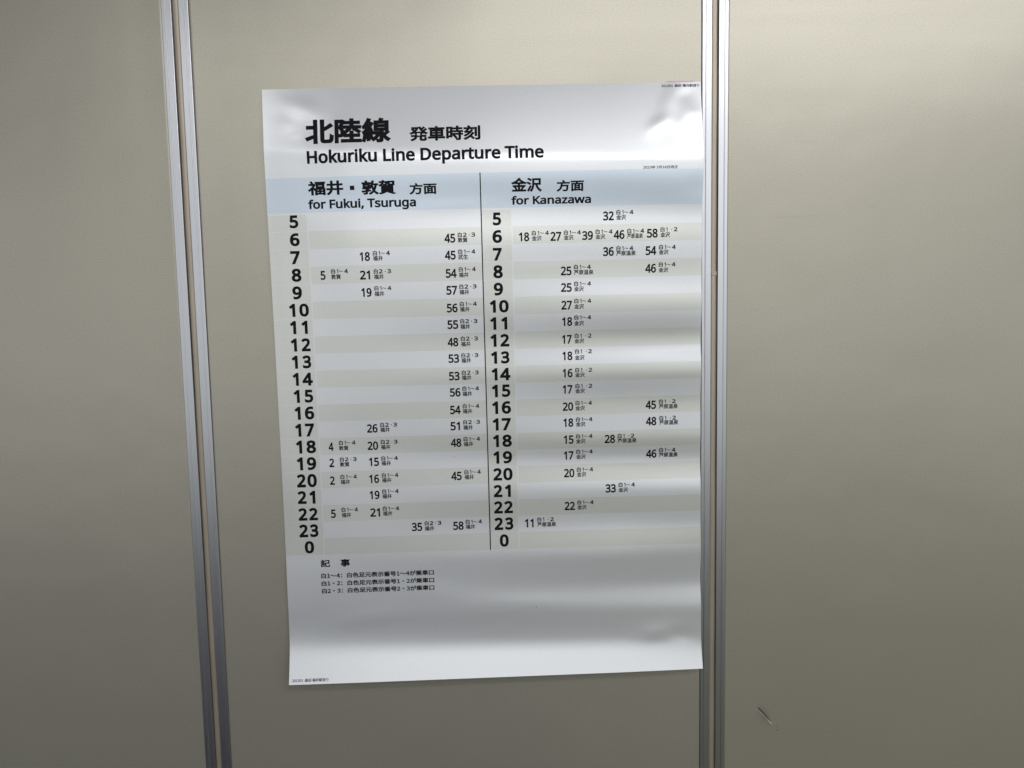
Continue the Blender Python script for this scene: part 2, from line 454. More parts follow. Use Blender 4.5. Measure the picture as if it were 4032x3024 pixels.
# slope of the sheet down its height (positive: leans out towards the floor, faces the lamps).
# columns across the sheet, knots (distance from the top edge in mm, slope in hundredths)
SLOPE_COLS = {
    0.0: [(0.0, 6.0), (6.0, 6.0), (12.0, 6.0), (18.0, 6.0), (24.0, 6.0), (30.0, 6.0), (36.0, 6.0), (42.0, 6.0), (48.0, 6.0), (54.0, 6.0), (60.0, 6.0), (66.0, 6.0), (72.0, 6.0), (78.0, 6.0), (84.0, 6.0), (90.0, 6.0), (96.0, 6.0), (102.0, -0.9), (108.0, -1.3), (114.0, -1.5), (120.0, -1.7), (126.0, -2.0), (132.0, -2.3), (138.0, -2.6), (144.0, -2.8), (150.0, -3.2), (156.0, -3.3), (162.0, -3.4), (168.0, -3.4), (174.0, -3.2), (180.0, -3.2), (186.0, -3.1), (192.0, -3.0), (198.0, -2.9), (204.0, -2.8), (210.0, -2.7), (216.0, -2.7), (222.0, -2.7), (228.0, -2.6), (234.0, -2.5), (240.0, -2.5), (246.0, -2.5), (252.0, -2.3), (258.0, -2.2), (264.0, -2.1), (270.0, -1.9), (276.0, -2.0), (282.0, -2.0), (288.0, -1.9), (294.0, -1.7), (300.0, -1.7), (306.0, -1.7), (312.0, -1.7), (318.0, -1.7), (324.0, -1.6), (330.0, -1.5), (336.0, -1.6), (342.0, -1.7), (348.0, -1.7), (354.0, -1.7), (360.0, -1.5), (366.0, -1.6), (372.0, -1.6), (378.0, -1.5), (384.0, -1.5), (390.0, -1.6), (396.0, -1.5), (402.0, -1.4), (408.0, -1.4), (414.0, -1.5), (420.0, -1.4), (426.0, -1.2), (432.0, -0.9), (438.0, -0.8), (444.0, -0.9), (450.0, -0.9), (456.0, -0.7), (462.0, -0.6), (468.0, -0.7), (474.0, -0.6), (480.0, -0.6), (486.0, -0.6), (492.0, -0.7), (498.0, -0.6), (504.0, -0.6), (510.0, -0.6), (516.0, -0.7), (522.0, -0.7), (528.0, -0.6), (534.0, -0.7), (540.0, -0.6), (546.0, -0.5), (552.0, -0.4), (558.0, -0.4), (564.0, -0.4), (570.0, -0.4), (576.0, -0.2), (582.0, -0.3), (588.0, -0.1), (594.0, -0.0), (600.0, 0.4), (606.0, 0.5), (612.0, 0.6), (618.0, 0.6), (624.0, 0.5), (630.0, 0.6), (636.0, 0.7), (642.0, 0.5), (648.0, 0.5), (654.0, 0.5), (660.0, 0.5), (666.0, 0.3), (672.0, 0.3), (678.0, 0.4), (684.0, 0.2), (690.0, 0.2), (696.0, 0.2), (702.0, 0.1), (708.0, 0.1), (714.0, 0.2), (720.0, 0.5), (726.0, 0.6), (732.0, 0.9), (738.0, 1.3), (744.0, 1.5), (750.0, 1.9), (756.0, 2.2), (762.0, 2.3), (768.0, 2.6), (774.0, 2.9), (780.0, 3.0), (786.0, 3.3), (792.0, 3.5), (798.0, 3.7), (804.0, 3.9), (810.0, 3.8), (816.0, 3.5), (822.0, 3.4), (828.0, 3.2), (834.0, 3.0), (840.0, 3.0), (846.0, 2.9), (852.0, 2.7), (858.0, 2.6), (864.0, 2.5), (870.0, 2.1), (876.0, 1.7), (882.0, 1.3), (888.0, 0.8), (894.0, 0.3), (900.0, -0.1), (925, 5), (945, 12), (970, 28), (1014, 33)],
    0.09: [(0.0, 11.0), (6.0, 10.5), (12.0, 9.9), (18.0, 9.3), (24.0, 8.8), (30.0, 8.2), (36.0, 8.4), (42.0, 8.8), (48.0, 9.2), (54.0, 9.7), (60.0, 10.6), (66.0, 11.0), (72.0, 11.0), (78.0, 11.0), (84.0, 11.0), (90.0, 11.0), (96.0, 11.0), (102.0, 11.0), (108.0, -4.5), (114.0, -3.6), (120.0, -2.5), (126.0, -1.3), (132.0, -0.2), (138.0, 0.6), (144.0, -0.9), (150.0, -2.4), (156.0, -4.1), (162.0, -5.5), (168.0, -4.6), (174.0, -3.8), (180.0, -2.9), (186.0, -1.8), (192.0, -0.5), (198.0, 0.6), (204.0, 0.5), (210.0, -1.3), (216.0, -3.1), (222.0, -4.7), (228.0, -5.2), (234.0, -5.1), (240.0, -5.1), (246.0, -5.0), (252.0, -4.9), (258.0, -4.8), (264.0, -4.7), (270.0, -4.6), (276.0, -4.4), (282.0, -4.2), (288.0, -4.0), (294.0, -3.8), (300.0, -3.9), (306.0, -3.8), (312.0, -3.6), (318.0, -3.4), (324.0, -3.5), (330.0, -3.4), (336.0, -3.3), (342.0, -3.2), (348.0, -3.2), (354.0, -3.2), (360.0, -3.1), (366.0, -3.0), (372.0, -3.0), (378.0, -3.0), (384.0, -2.9), (390.0, -2.8), (396.0, -2.7), (402.0, -2.6), (408.0, -2.7), (414.0, -2.6), (420.0, -2.5), (426.0, -2.3), (432.0, -2.3), (438.0, -2.2), (444.0, -2.0), (450.0, -1.9), (456.0, -2.0), (462.0, -1.9), (468.0, -1.8), (474.0, -1.7), (480.0, -1.7), (486.0, -1.6), (492.0, -1.5), (498.0, -1.5), (504.0, -1.6), (510.0, -1.5), (516.0, -1.5), (522.0, -1.5), (528.0, -1.6), (534.0, -1.6), (540.0, -1.5), (546.0, -1.5), (552.0, -1.5), (558.0, -1.3), (564.0, -1.2), (570.0, -1.3), (576.0, -1.1), (582.0, -0.9), (588.0, -0.8), (594.0, -0.9), (600.0, -0.9), (606.0, 0.7), (612.0, 0.7), (618.0, 0.7), (624.0, 0.9), (630.0, 0.9), (636.0, 0.8), (642.0, 0.9), (648.0, 0.8), (654.0, 0.7), (660.0, 0.8), (666.0, 0.9), (672.0, 0.9), (678.0, 0.8), (684.0, 0.9), (690.0, 1.0), (696.0, 0.9), (702.0, 1.1), (708.0, 1.3), (714.0, 1.3), (720.0, 1.6), (726.0, 1.7), (732.0, 1.7), (738.0, 1.8), (744.0, 2.0), (750.0, 2.2), (756.0, 2.2), (762.0, 2.4), (768.0, 2.6), (774.0, 2.6), (780.0, 2.7), (786.0, 3.0), (792.0, 3.2), (798.0, 3.6), (804.0, 3.9), (810.0, 3.6), (816.0, 3.3), (822.0, 3.1), (828.0, 2.8), (834.0, 2.7), (840.0, 2.5), (846.0, 2.2), (852.0, 2.0), (858.0, 1.9), (864.0, 1.6), (870.0, 1.3), (876.0, 0.9), (882.0, 0.7), (888.0, 0.4), (894.0, -0.1), (900.0, -0.3), (906.0, -0.6), (930, 5), (948, 12), (970, 30), (1014, 33)],
    0.19: [(0.0, 15.9), (6.0, 16.0), (12.0, 16.0), (18.0, 16.0), (24.0, 16.0), (30.0, 16.0), (36.0, 16.0), (42.0, 16.0), (48.0, 16.0), (54.0, 16.0), (60.0, 16.0), (66.0, 16.0), (72.0, 16.0), (78.0, 16.0), (84.0, 15.5), (90.0, 15.5), (96.0, 15.5), (102.0, 15.5), (108.0, 15.4), (114.0, -6.9), (120.0, -6.1), (126.0, -5.4), (132.0, -4.6), (138.0, -4.1), (144.0, -4.6), (150.0, -6.0), (156.0, -7.7), (162.0, -9.3), (168.0, -9.5), (174.0, -8.3), (180.0, -7.1), (186.0, -6.1), (192.0, -5.1), (198.0, -3.8), (204.0, -2.5), (210.0, -1.8), (216.0, -1.1), (222.0, -0.6), (228.0, 0.0), (234.0, 0.8), (240.0, 0.4), (246.0, -0.7), (252.0, -2.0), (258.0, -3.1), (264.0, -3.7), (270.0, -3.8), (276.0, -3.8), (282.0, -4.1), (288.0, -4.3), (294.0, -4.4), (300.0, -4.5), (306.0, -4.5), (312.0, -4.8), (318.0, -4.9), (324.0, -5.1), (330.0, -5.2), (336.0, -5.3), (342.0, -5.5), (348.0, -5.7), (354.0, -5.8), (360.0, -5.7), (366.0, -5.9), (372.0, -6.0), (378.0, -6.0), (384.0, -6.1), (390.0, -5.8), (396.0, -5.6), (402.0, -5.4), (408.0, -5.1), (414.0, -4.8), (420.0, -4.6), (426.0, -4.1), (432.0, -3.6), (438.0, -3.3), (444.0, -3.4), (450.0, -3.3), (456.0, -3.2), (462.0, -3.1), (468.0, -3.2), (474.0, -3.2), (480.0, -3.2), (486.0, -3.1), (492.0, -3.2), (498.0, -3.1), (504.0, -3.1), (510.0, -3.1), (516.0, -3.2), (522.0, -3.3), (528.0, -3.3), (534.0, -3.4), (540.0, -3.3), (546.0, -3.3), (552.0, -3.1), (558.0, -3.1), (564.0, -2.9), (570.0, -2.7), (576.0, -2.5), (582.0, -2.6), (588.0, -2.4), (594.0, -2.2), (600.0, -2.3), (606.0, -2.2), (612.0, 0.9), (618.0, 1.1), (624.0, 1.0), (630.0, 1.2), (636.0, 1.3), (642.0, 1.2), (648.0, 1.3), (654.0, 1.3), (660.0, 1.3), (666.0, 1.2), (672.0, 1.3), (678.0, 1.5), (684.0, 1.5), (690.0, 1.7), (696.0, 1.9), (702.0, 1.8), (708.0, 1.9), (714.0, 2.0), (720.0, 2.0), (726.0, 2.2), (732.0, 2.3), (738.0, 2.3), (744.0, 2.4), (750.0, 2.6), (756.0, 2.7), (762.0, 2.7), (768.0, 2.9), (774.0, 3.0), (780.0, 3.0), (786.0, 2.9), (792.0, 2.5), (798.0, 2.0), (804.0, 1.6), (810.0, 1.3), (816.0, 1.3), (822.0, 1.5), (828.0, 1.7), (834.0, 1.8), (840.0, 2.1), (846.0, 2.3), (852.0, 2.3), (858.0, 2.4), (864.0, 2.7), (870.0, 2.7), (876.0, 2.1), (882.0, 1.4), (888.0, 0.7), (894.0, 0.1), (900.0, -0.8), (906.0, -1.4), (912.0, -1.7), (935, 5), (950, 12), (970, 32), (1014, 33)],
    0.48: [(0.0, 20.0), (6.0, 20.0), (12.0, 20.0), (18.0, 20.0), (24.0, 20.0), (30.0, 20.0), (36.0, 20.0), (42.0, 20.0), (48.0, 20.0), (54.0, 20.0), (60.0, 20.0), (66.0, 20.0), (72.0, 20.0), (78.0, 20.0), (84.0, 20.0), (90.0, 20.0), (96.0, 20.0), (102.0, 20.0), (108.0, 20.0), (114.0, 20.0), (120.0, 20.0), (126.0, -8.5), (132.0, -7.6), (138.0, -6.8), (144.0, -6.1), (150.0, -8.2), (156.0, -11.4), (162.0, -13.7), (168.0, -13.5), (174.0, -13.3), (180.0, -12.7), (186.0, -11.0), (192.0, -9.1), (198.0, -7.3), (204.0, -5.5), (210.0, -3.6), (216.0, -1.4), (222.0, 0.7), (228.0, 2.6), (234.0, 4.0), (240.0, 2.5), (246.0, 1.2), (252.0, -0.2), (258.0, -1.7), (264.0, -3.4), (270.0, -4.4), (276.0, -5.0), (282.0, -5.7), (288.0, -6.3), (294.0, -6.8), (300.0, -7.0), (306.0, -6.4), (312.0, -5.8), (318.0, -5.2), (324.0, -4.6), (330.0, -4.4), (336.0, -5.0), (342.0, -5.6), (348.0, -6.0), (354.0, -6.7), (360.0, -7.3), (366.0, -8.0), (372.0, -8.9), (378.0, -9.8), (384.0, -10.1), (390.0, -10.2), (396.0, -10.4), (402.0, -10.6), (408.0, -10.7), (414.0, -9.2), (420.0, -7.6), (426.0, -6.0), (432.0, -4.5), (438.0, -2.9), (444.0, -2.3), (450.0, -1.8), (456.0, -1.4), (462.0, -1.0), (468.0, -0.5), (474.0, -2.3), (480.0, -4.1), (486.0, -5.8), (492.0, -7.4), (498.0, -7.0), (504.0, -6.2), (510.0, -5.5), (516.0, -4.8), (522.0, -4.2), (528.0, -3.6), (534.0, -3.4), (540.0, -3.2), (546.0, -3.1), (552.0, -2.7), (558.0, -2.4), (564.0, -2.2), (570.0, -2.2), (576.0, -3.0), (582.0, -3.9), (588.0, -4.9), (594.0, -5.5), (600.0, -6.2), (606.0, -5.7), (612.0, -5.0), (618.0, -4.2), (624.0, -3.5), (630.0, 1.4), (636.0, 2.1), (642.0, 2.6), (648.0, 2.8), (654.0, 3.2), (660.0, 3.6), (666.0, 3.8), (672.0, 4.0), (678.0, 2.6), (684.0, 1.4), (690.0, 0.3), (696.0, -0.7), (702.0, -1.7), (708.0, -1.9), (714.0, -1.5), (720.0, -1.2), (726.0, -1.0), (732.0, -0.6), (738.0, 0.1), (744.0, 1.2), (750.0, 2.7), (756.0, 4.1), (762.0, 4.8), (768.0, 4.9), (774.0, 5.1), (780.0, 5.1), (786.0, 5.3), (792.0, 5.1), (798.0, 3.0), (804.0, 1.0), (810.0, -1.0), (816.0, -1.2), (822.0, -0.9), (828.0, -0.6), (834.0, -0.5), (840.0, -0.3), (846.0, 0.6), (852.0, 1.8), (858.0, 3.1), (864.0, 4.4), (870.0, 5.7), (876.0, 5.8), (882.0, 5.5), (888.0, 4.8), (894.0, 2.5), (900.0, 0.2), (906.0, -2.9), (912.0, -2.8), (918.0, -2.6), (944, 4), (958, 14), (972, 33), (1014, 33)],
    0.8: [(0.0, 20.0), (6.0, 20.0), (12.0, 20.0), (18.0, 20.0), (24.0, 20.0), (30.0, 20.0), (36.0, 20.0), (42.0, 20.0), (48.0, 20.0), (54.0, 20.0), (60.0, 20.0), (66.0, 20.0), (72.0, 20.0), (78.0, 20.0), (84.0, 20.0), (90.0, 20.0), (96.0, 20.0), (102.0, 20.0), (108.0, 20.0), (114.0, 20.0), (120.0, 20.0), (126.0, 20.0), (132.0, -0.6), (138.0, -2.4), (144.0, -4.1), (150.0, -6.6), (156.0, -10.9), (162.0, -14.6), (168.0, -17.2), (174.0, -17.3), (180.0, -17.4), (186.0, -17.1), (192.0, -16.7), (198.0, -14.6), (204.0, -11.2), (210.0, -7.5), (216.0, -3.7), (222.0, -0.5), (228.0, 1.8), (234.0, 4.1), (240.0, 3.6), (246.0, 1.0), (252.0, -1.8), (258.0, -4.8), (264.0, -6.2), (270.0, -7.3), (276.0, -8.3), (282.0, -9.5), (288.0, -8.6), (294.0, -7.7), (300.0, -6.6), (306.0, -5.5), (312.0, -4.3), (318.0, -2.6), (324.0, -1.0), (330.0, 0.9), (336.0, 2.4), (342.0, 4.4), (348.0, 4.6), (354.0, 1.2), (360.0, -2.0), (366.0, -5.1), (372.0, -7.6), (378.0, -10.0), (384.0, -12.5), (390.0, -14.7), (396.0, -15.3), (402.0, -15.9), (408.0, -16.5), (414.0, -15.8), (420.0, -11.5), (426.0, -7.8), (432.0, -3.6), (438.0, -0.0), (444.0, 3.5), (450.0, 8.1), (456.0, 6.8), (462.0, 5.6), (468.0, 4.5), (474.0, 0.5), (480.0, -4.7), (486.0, -9.2), (492.0, -11.9), (498.0, -12.1), (504.0, -12.4), (510.0, -12.7), (516.0, -11.9), (522.0, -9.5), (528.0, -7.3), (534.0, -5.1), (540.0, -2.5), (546.0, -1.5), (552.0, -1.1), (558.0, -0.8), (564.0, -0.3), (570.0, 0.0), (576.0, 0.5), (582.0, 0.8), (588.0, 1.1), (594.0, -2.1), (600.0, -6.3), (606.0, -9.9), (612.0, -11.0), (618.0, -11.2), (624.0, -11.4), (630.0, -4.2), (636.0, -0.4), (642.0, 3.3), (648.0, 7.5), (654.0, 8.8), (660.0, 9.9), (666.0, 10.8), (672.0, 12.0), (678.0, 8.6), (684.0, 4.1), (690.0, 0.1), (696.0, -2.9), (702.0, -3.0), (708.0, -3.3), (714.0, -3.4), (720.0, -3.6), (726.0, -3.9), (732.0, -3.0), (738.0, -0.7), (744.0, 1.4), (750.0, 3.9), (756.0, 6.3), (762.0, 8.6), (768.0, 8.0), (774.0, 7.4), (780.0, 6.9), (786.0, 6.5), (792.0, 6.1), (798.0, 3.2), (804.0, -0.5), (810.0, -4.5), (816.0, -8.4), (822.0, -7.9), (828.0, -7.4), (834.0, -7.0), (840.0, -6.4), (846.0, -6.0), (852.0, -3.4), (858.0, 1.2), (864.0, 4.3), (870.0, 7.8), (876.0, 10.0), (882.0, 9.7), (888.0, 9.5), (894.0, 7.7), (900.0, 3.7), (906.0, -0.9), (912.0, -4.4), (918.0, -4.2), (924.0, -3.9), (950, 3), (962, 14), (976, 31), (1014, 33)],
    0.93: [(0.0, 19.0), (6.0, 19.0), (12.0, 19.0), (18.0, 19.0), (24.0, 19.0), (30.0, 19.0), (36.0, 19.0), (42.0, 19.0), (48.0, 19.0), (54.0, 19.0), (60.0, 19.0), (66.0, 19.0), (72.0, 19.0), (78.0, 19.0), (84.0, 19.0), (90.0, 19.0), (96.0, 19.0), (102.0, 19.0), (108.0, 19.0), (114.0, 19.0), (120.0, 19.0), (126.0, 19.0), (132.0, 1.4), (138.0, -0.7), (144.0, -2.8), (150.0, -5.1), (156.0, -8.7), (162.0, -12.3), (168.0, -15.6), (174.0, -17.6), (180.0, -17.7), (186.0, -17.8), (192.0, -18.0), (198.0, -18.1), (204.0, -14.5), (210.0, -11.0), (216.0, -6.9), (222.0, -2.6), (228.0, 1.1), (234.0, 4.6), (240.0, 3.8), (246.0, 1.2), (252.0, -1.6), (258.0, -3.7), (264.0, -4.4), (270.0, -5.4), (276.0, -6.3), (282.0, -7.1), (288.0, -7.7), (294.0, -8.5), (300.0, -9.0), (306.0, -7.1), (312.0, -5.2), (318.0, -3.7), (324.0, -1.8), (330.0, -0.0), (336.0, 1.7), (342.0, 3.8), (348.0, 5.6), (354.0, 5.1), (360.0, 0.1), (366.0, -4.4), (372.0, -8.3), (378.0, -10.5), (384.0, -12.7), (390.0, -14.8), (396.0, -15.8), (402.0, -16.6), (408.0, -17.6), (414.0, -16.6), (420.0, -12.2), (426.0, -8.3), (432.0, -3.3), (438.0, 1.0), (444.0, 6.0), (450.0, 16.3), (456.0, 15.3), (462.0, 8.3), (468.0, 7.3), (474.0, 4.0), (480.0, -2.5), (486.0, -8.1), (492.0, -13.0), (498.0, -12.4), (504.0, -11.7), (510.0, -11.2), (516.0, -10.5), (522.0, -9.9), (528.0, -8.4), (534.0, -6.4), (540.0, -3.9), (546.0, -1.1), (552.0, -0.1), (558.0, 0.2), (564.0, 0.3), (570.0, 0.5), (576.0, 0.5), (582.0, 0.8), (588.0, 1.0), (594.0, -0.8), (600.0, -5.9), (606.0, -10.1), (612.0, -11.8), (618.0, -12.2), (624.0, -12.6), (630.0, -7.1), (636.0, -3.0), (642.0, 1.3), (648.0, 6.5), (654.0, 9.2), (660.0, 11.0), (666.0, 12.8), (672.0, 16.0), (678.0, 13.6), (684.0, 7.6), (690.0, 1.7), (696.0, -2.6), (702.0, -2.7), (708.0, -2.9), (714.0, -3.0), (720.0, -3.0), (726.0, -3.3), (732.0, -3.4), (738.0, -3.4), (744.0, -1.8), (750.0, 1.0), (756.0, 4.2), (762.0, 7.1), (768.0, 7.6), (774.0, 6.5), (780.0, 5.5), (786.0, 4.7), (792.0, 3.9), (798.0, 0.6), (804.0, -2.7), (810.0, -7.5), (816.0, -9.9), (822.0, -9.7), (828.0, -9.4), (834.0, -9.2), (840.0, -8.9), (846.0, -8.6), (852.0, -3.7), (858.0, 1.3), (864.0, 5.1), (870.0, 9.3), (876.0, 10.9), (882.0, 10.9), (888.0, 11.0), (894.0, 11.1), (900.0, 6.5), (906.0, 2.4), (912.0, -3.7), (918.0, -3.7), (924.0, -0.6), (930.0, 1.5), (955, 3), (966, 12), (980, 28), (1014, 33)],
    1.0: [(0.0, 15.5), (6.0, 15.5), (12.0, 15.5), (18.0, 15.5), (24.0, 15.5), (30.0, 15.5), (36.0, 15.5), (42.0, 15.5), (48.0, 15.5), (54.0, 15.5), (60.0, 15.5), (66.0, 15.5), (72.0, 15.5), (78.0, 15.5), (84.0, 15.5), (90.0, 15.5), (96.0, 15.5), (102.0, 15.5), (108.0, 15.5), (114.0, 15.5), (120.0, 15.5), (126.0, 1.3), (132.0, 0.6), (138.0, -1.0), (144.0, -2.3), (150.0, -3.8), (156.0, -7.3), (162.0, -11.2), (168.0, -14.8), (174.0, -16.0), (180.0, -13.0), (186.0, -11.2), (192.0, -12.9), (198.0, -14.7), (204.0, -16.6), (210.0, -12.4), (216.0, -7.8), (222.0, -3.4), (228.0, 0.3), (234.0, 3.7), (240.0, 3.3), (246.0, 0.8), (252.0, -2.0), (258.0, -4.2), (264.0, -4.9), (270.0, -5.5), (276.0, -6.1), (282.0, -6.5), (288.0, -7.1), (294.0, -7.5), (300.0, -8.1), (306.0, -6.3), (312.0, -4.7), (318.0, -2.9), (324.0, -0.8), (330.0, 1.1), (336.0, 2.7), (342.0, 4.3), (348.0, 6.4), (354.0, 6.1), (360.0, 1.4), (366.0, -3.3), (372.0, -6.9), (378.0, -8.9), (384.0, -10.8), (390.0, -13.0), (396.0, -13.9), (402.0, -14.7), (408.0, -15.6), (414.0, -14.9), (420.0, -10.6), (426.0, -6.8), (432.0, -1.8), (438.0, 2.4), (444.0, 8.0), (450.0, 17.7), (456.0, 16.9), (462.0, 9.8), (468.0, 8.9), (474.0, 5.4), (480.0, -1.6), (486.0, -7.1), (492.0, -11.9), (498.0, -11.3), (504.0, -10.9), (510.0, -10.2), (516.0, -9.5), (522.0, -8.9), (528.0, -7.5), (534.0, -5.4), (540.0, -2.9), (546.0, -0.2), (552.0, 0.8), (558.0, 1.1), (564.0, 1.4), (570.0, 1.5), (576.0, 1.7), (582.0, 1.8), (588.0, 1.9), (594.0, 0.2), (600.0, -4.9), (606.0, -9.3), (612.0, -10.8), (618.0, -11.0), (624.0, -11.3), (630.0, -7.0), (636.0, -2.9), (642.0, 1.3), (648.0, 6.3), (654.0, 9.1), (660.0, 11.1), (666.0, 13.0), (672.0, 15.6), (678.0, 15.5), (684.0, 7.9), (690.0, 1.9), (696.0, -2.5), (702.0, -2.8), (708.0, -3.0), (714.0, -3.1), (720.0, -3.4), (726.0, -3.5), (732.0, -3.6), (738.0, -3.9), (744.0, -2.1), (750.0, 0.6), (756.0, 3.3), (762.0, 6.2), (768.0, 6.5), (774.0, 5.3), (780.0, 4.5), (786.0, 3.7), (792.0, 2.8), (798.0, -0.3), (804.0, -3.6), (810.0, -8.1), (816.0, -9.8), (822.0, -9.2), (828.0, -8.7), (834.0, -7.8), (840.0, -7.1), (846.0, -6.6), (852.0, -2.5), (858.0, 2.1), (864.0, 6.4), (870.0, 12.0), (876.0, 13.1), (882.0, 13.0), (888.0, 12.6), (894.0, 12.0), (900.0, 7.7), (906.0, 3.5), (912.0, -0.5), (918.0, -4.3), (924.0, -3.7), (930.0, -3.2), (955, 3), (970, 12), (984, 26), (1014, 32)],
}
NU, NV = 183, 340
US = np.linspace(0, 1, NU)
VS = np.linspace(0, PH, NV)
DENTS = [(62, 32, 24, 12, 18, 1.0), (88, 48, 12, 22, -20, 0.8), (40, 58, 14, 9, 30, 0.5), (52, 76, 5, 3, 0, 0.12),
         (672, 34, 10, 30, 25, 0.8), (700, 22, 12, 8, -20, -0.4), (712, 52, 12, 9, 10, 0.5), (690, 66, 12, 8, -40, 0.35),
         (655, 70, 16, 8, -35, 0.9), (648, 945, 22, 10, -8, 1.0), (690, 952, 18, 9, 12, -0.9), (300, 196, 60, 7, -2, 0.25),
         (250, 860, 50, 14, 6, 0.5), (130, 905, 40, 10, -8, 0.5), (420, 884, 60, 10, 3, 0.35), (715, 140, 9, 14, 0, 0.5),
         (470, 300, 50, 6, -3, 0.15), (610, 640, 40, 6, 2, 0.15), (20, 330, 8, 60, 0, 0.4), (14, 620, 7, 80, 0, 0.4)]
def build_depth():
    cols = sorted(SLOPE_COLS)
    prof = []
    for c in cols:
        k = SLOPE_COLS[c]
        y = np.interp(VS * 1000, [a for a, b in k], [b for a, b in k]) * 0.01
        s = 5.0 / 1000 / (VS[1] - VS[0])                 # soften over about 5 mm
        n = int(4 * s); w = np.exp(-0.5 * (np.arange(-n, n + 1) / s) ** 2); w /= w.sum()
        y = np.convolve(np.pad(y, n, mode='edge'), w, 'valid')
        prof.append(y)
    prof = np.array(prof)                                # cols x NV
    S = np.empty((NV, NU))
    for j in range(NV):
        S[j] = np.interp(US, cols, prof[:, j])
    k = np.arange(-7, 8); w = np.exp(-0.5 * (k / 3.0) ** 2); w /= w.sum()
    S = np.array([np.convolve(np.pad(r, 7, mode='edge'), w, 'valid') for r in S])
    dv = VS[1] - VS[0]
    d = np.cumsum(S, axis=0) * dv
    d -= d[0]
    d = d - np.minimum(d[:int(NV * .9)].min(axis=0), 0)[None, :]
    d += 0.0015
    # small dents and puckers: (u, v, width, height of the patch, tilt in degrees, depth) in mm
    UU, VV = np.meshgrid(US * PW * 1000, VS * 1000)
    for cu, cv, su, sv, an, am in DENTS:
        c, s_ = math.cos(R(an)), math.sin(R(an))
        p = ((UU - cu) * c + (VV - cv) * s_) / su; q = (-(UU - cu) * s_ + (VV - cv) * c) / sv
        d = d + am * 0.001 * np.exp(-0.5 * (p * p + q * q))
    d = np.maximum(d, 0.0012)
    # held flat at its two upper corners and along the right edge by tape behind it
    return d
DEP = build_depth()
DU = np.gradient(DEP, PW / (NU - 1), axis=1)
DV = np.gradient(DEP, VS[1] - VS[0], axis=0)

def sample(A, u, v):
    """bilinear look-up of a sheet field at u (0..PW), v (0..PH) in metres"""
    fu = np.clip(u / PW, 0, 1) * (NU - 1); fv = np.clip(v / PH, 0, 1) * (NV - 1)
    i = np.minimum(fu.astype(int), NU - 2); j = np.minimum(fv.astype(int), NV - 2)
    a, b = fu - i, fv - j
    return (A[j, i] * (1 - a) * (1 - b) + A[j, i + 1] * a * (1 - b) + A[j + 1, i] * (1 - a) * b + A[j + 1, i + 1] * a * b)

CT, ST = math.cos(TILT), math.sin(TILT)
def place(u, v, lift, plumb=False):
    """sheet coordinates (m from the top left corner) -> poster-local 3D points and normals"""
    u = np.asarray(u, float); v = np.asarray(v, float)
    uu = u if plumb else u - skew(v)
    d = sample(DEP, uu, v) + lift
    x = u * CT + v * ST
    z = u * ST - v * CT
    du, dv = sample(DU, uu, v), sample(DV, uu, v)
    nrm = np.stack([-du, -np.ones_like(du), dv], -1)       # local: x right, y into wall, z up
    nrm[..., 0] = du * 1.0
    nrm[..., 2] = -(-dv) * -1.0
    nrm = np.stack([-(du), -np.ones_like(du), (dv)], -1)
    nrm /= np.linalg.norm(nrm, axis=-1, keepdims=True)
    return np.stack([x, -d, z], -1), nrm

poster = empty('timetable_poster', (PX, 0, PZ))
tag(poster, 'large wavy white train timetable poster with black numbers and blue heading band', 'poster')

def set_normals(me, nrm):
    me.polygons.foreach_set('use_smooth', np.ones(len(me.polygons), bool))
    me.normals_split_custom_set_from_vertices([tuple(n) for n in nrm.reshape(-1, 3)])

def patch(name, u0, u1, v0, v1, lift, m, follow_left=False, follow_right=False):
    """a printed area of the sheet, in mm, laid on its surface"""
    u0, u1, v0, v1 = (t / 1000 for t in (u0, u1, v0, v1))
    nu = max(2, int(math.ceil((u1 - u0) / 0.004)) + 1); nv = max(2, int(math.ceil((v1 - v0) / 0.003)) + 1)
    V = np.linspace(v0, v1, nv)[:, None] * np.ones((1, nu))
    T = np.linspace(0, 1, nu)[None, :] * np.ones((nv, 1))
    A = np.full_like(V, u0) + (skew(V) if follow_left else 0)
    B = np.full_like(V, u1) + (skew(V) if follow_right else 0)
    U = A + (B - A) * T
    P, N = place(U, V, lift)
    me = grid_mesh(name, P[::-1])
    me.materials.append(m)
    set_normals(me, N[::-1])
    return link(name, me, poster)

# the sheet itself, with a thickness
def make_sheet():
    V = VS[:, None] * np.ones((1, NU))
    U = US[None, :] * PW + skew(V)
    P, N = place(U, V, 0.0)
    Q = P.copy(); Q[..., 1] += 0.00022
    me = grid_mesh('paper_sheet', P[::-1])
    me.materials.append(M_PAPER)
    set_normals(me, N[::-1])
    o = link('paper_sheet', me, poster)
    bm = bmesh.new()
    fv = [[None] * NU for _ in range(NV)]
    mb = grid_mesh('sheet_back', Q)
    mb.materials.append(M_PAPER)
    link('sheet_back', mb, poster)
    bm.free()
make_sheet()

